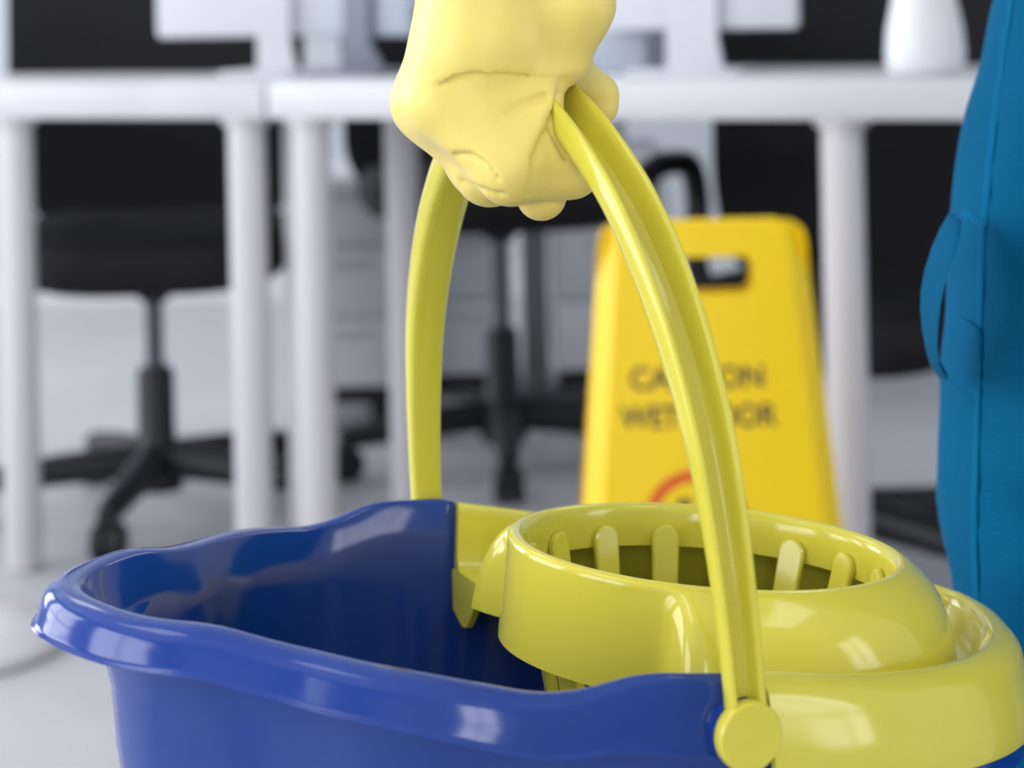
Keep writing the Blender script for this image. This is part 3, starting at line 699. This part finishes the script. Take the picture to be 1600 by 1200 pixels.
def pedestal(label, c, rz, wd, ht, z0_):
    t = thing('drawer_pedestal', label, 'cabinet', (c.x, c.y, 0), (0, 0, rz), 'white drawer cabinets under the desks')
    MB().box((0, 0, z0_+ht/2), (wd, 50, ht), .4).build('carcass', M['white'], t, 40)
    for k in range(3):
        hh = ht/3-.8; zc = z0_+ht*(k+.5)/3
        d = MB().box((0, -25.8, zc), (wd-1.2, 1.6, hh), .3).build('drawer_front', M['white'], t, 40)
        MB().box((0, -27, zc+hh/2-2.5), (9, 1.2, 1.0), .3).build('handle', M['silver'], d, 40)
    MB().box((0, -1, z0_-1.6), (wd-1, 48, 3.2), .4).build('plinth', M['blackp'], t, 40)
    for sx in (-1, 1):
        for sy in (-1, 1):
            MB().lathe([(1.2, 0), (2.0, .6), (2.0, z0_-3.4), (1.4, z0_-3.1)], (sx*(wd/2-3), sy*20, 0), 14).build('caster', M['blackp'], t, 40)
q1 = at(560, 500, 458); pedestal('white drawer cabinet at the left of the handle, between the desk legs', q1, dang*0, 17, 42, 8.5)
q2 = at(735, 500, 470); pedestal('white drawer cabinet seen inside the handle arch beyond the chair column', q2, 0, 18, 46, 8.5)
q3 = at(950, 500, 472); pedestal('white drawer cabinet directly left of the wet floor sign', q3, 0, 24, 44, 8.5)
fl = at(-95, 990, 291)
t = thing('floor_lamp', 'white floor lamp, only its round base showing at the left edge', 'lamp', (fl.x, fl.y, 0))
MB().lathe([(16.0, 0), (16.6, .5), (16.6, 1.6), (16, 2.2), (9, 3.0), (2.0, 3.6)], n=48).build('base', M['legw'], t, 40)
MB().lathe([(1.2, 3), (1.2, 150)], n=16).build('pole', M['legw'], t, 40)
MB().lathe([(18, 142), (13, 168), (12.8, 168), (17.8, 142)], n=36, cap=(False, False)).build('lamp_shade', M['pot'], t, 40)

# ------------------------------------------------------------------ wet floor sign
sg = at(1112, 1100, 243)
sign = thing('wet_floor_sign', 'yellow folding wet floor caution sign standing in front of the desk', 'sign', (sg.x, sg.y, 0), (0, 0, .0))
SH, WB, WT = 60.0, 14.4, 9.3                                # height, half widths of the flat face at bottom and top
LEANS = math.radians(11)
def sx(z): return WB+(WT-WB)*z/SH
def panel(sgn):
    """one leaf with a hand slot, side flanges bent back"""
    mb = MB(); yb = lambda z: sgn*(-(SH-z)*math.tan(LEANS)-.9); zs_ = [0, 3, 15, 30, 45, 52.2, 53.0, 55.4, 56.2, 58.6, 59.6, SH]
    def hole(z): return 5.3 if 52.8 < z < 55.6 else 4.6
    th_ = .35*sgn
    for off in (0, th_):
        for z_a, z_b in zip(zs_[:-1], zs_[1:]):
            xs = lambda z: [-sx(z), -hole(z), hole(z), sx(z)] 
            xa, xb = xs(z_a), xs(z_b)
            for i in range(3):
                if i == 1 and 52.1 < z_a < 56: continue
                mb.add([(xa[i], yb(z_a)+off, z_a), (xa[i+1], yb(z_a)+off, z_a), (xb[i+1], yb(z_b)+off, z_b), (xb[i], yb(z_b)+off, z_b)], [(0, 1, 2, 3)])
    ring = [(-4.6, 52.2), (-5.3, 53.0), (-5.3, 55.4), (-4.6, 56.2), (4.6, 56.2), (5.3, 55.4), (5.3, 53.0), (4.6, 52.2)]
    mb.grid([[(x, yb(z), z) for x, z in ring], [(x, yb(z)+th_, z) for x, z in ring]], True)
    p = mb.build('panel', M['sign'], sign, 0)
    for s in (-1, 1):                                        # bent side flange
        rows = [[(s*sx(z), yb(z), z), (s*(sx(z)+2.0*e_), yb(z)+sgn*1.9*e_, z), (s*(sx(z)+2.1*e_), yb(z)+sgn*(.3+1.9*e_), z), (s*(sx(z)-.1), yb(z)+sgn*.4, z)] for z, e_ in [(0, 1), (20, 1), (40, 1), (57.5, 1), (58.8, .92), (59.4, .75), (SH, .35)]]
        MB().grid(rows, True, (True, True)).build('side_flange', M['sign'], p, 0)
    return p, yb
front, yf = panel(1); rear, yr = panel(-1)
MB().tube([(-8.4, 0, SH-.6), (8.4, 0, SH-.6)], .9, 12).build('hinge', M['sign'], sign, 40)
def text_mesh(txt, size, width, zc):
    c = bpy.data.curves.new('t', 'FONT'); c.body = txt; c.size = size; c.align_x = 'CENTER'; c.align_y = 'CENTER'; c.extrude = .03; c.offset = size*.022
    o = bpy.data.objects.new('t', c); COL.objects.link(o); bpy.context.view_layer.update()
    me = bpy.data.meshes.new_from_object(o.evaluated_get(bpy.context.evaluated_depsgraph_get())); bpy.data.objects.remove(o)
    V = np.array([v.co[:] for v in me.vertices]); F = [tuple(p.vertices) for p in me.polygons]; bpy.data.meshes.remove(me)
    V[:, 0] *= width/np.ptp(V[:, 0])
    V2 = [(x-1.2, yf(zc+y)-.03-z*.5, zc+y) for x, y, z in V]
    return MB().add(V2, F)
text_mesh('CAUTION', 3.3, 14.6, 43.2).build('lettering', M['ink'], front, 0)['label'] = 'dark printed word CAUTION'
text_mesh('WET FLOOR', 3.3, 17.2, 39.1).build('lettering', M['ink'], front, 0)['label'] = 'dark printed words WET FLOOR'
def flat_poly(pts2, zc, m, name, closed_ring=None):
    f_ = lambda x, z, o: (x-1.9, yf(zc+z)-o, zc+z)
    mb = MB()
    if closed_ring: mb.grid([[f_(x, z, -.05) for x, z in closed_ring], [f_(x, z, .06) for x, z in closed_ring], [f_(x, z, .06) for x, z in pts2], [f_(x, z, -.05) for x, z in pts2]], True)
    else: mb.grid([[f_(x, z, -.05) for x, z in pts2], [f_(x, z, .07) for x, z in pts2]], True, (True, True))
    return mb.build(name, m, front, 0)
cir = lambda r, n_=48: [(r*math.cos(2*PI*j/n_), r*math.sin(2*PI*j/n_)) for j in range(n_)]
flat_poly(cir(4.4), 28.0, M['red'], 'warning_ring', cir(5.6))['label'] = 'orange red warning ring'
flat_poly([(x*.75-1.2, y*.75+2.4) for x, y in cir(1.1, 16)], 27.5, M['ink'], 'figure_head')
flat_poly([(.78*x_, .78*y_) for x_, y_ in [(-2.2, 2.0), (-1.0, 2.2), (.6, -.6), (3.6, .6), (3.9, -.1), (.8, -2.2), (-.4, -1.6), (-3.0, -3.6), (-3.6, -3.1), (-1.2, -.6)]], 27.5, M['ink'], 'figure_body')
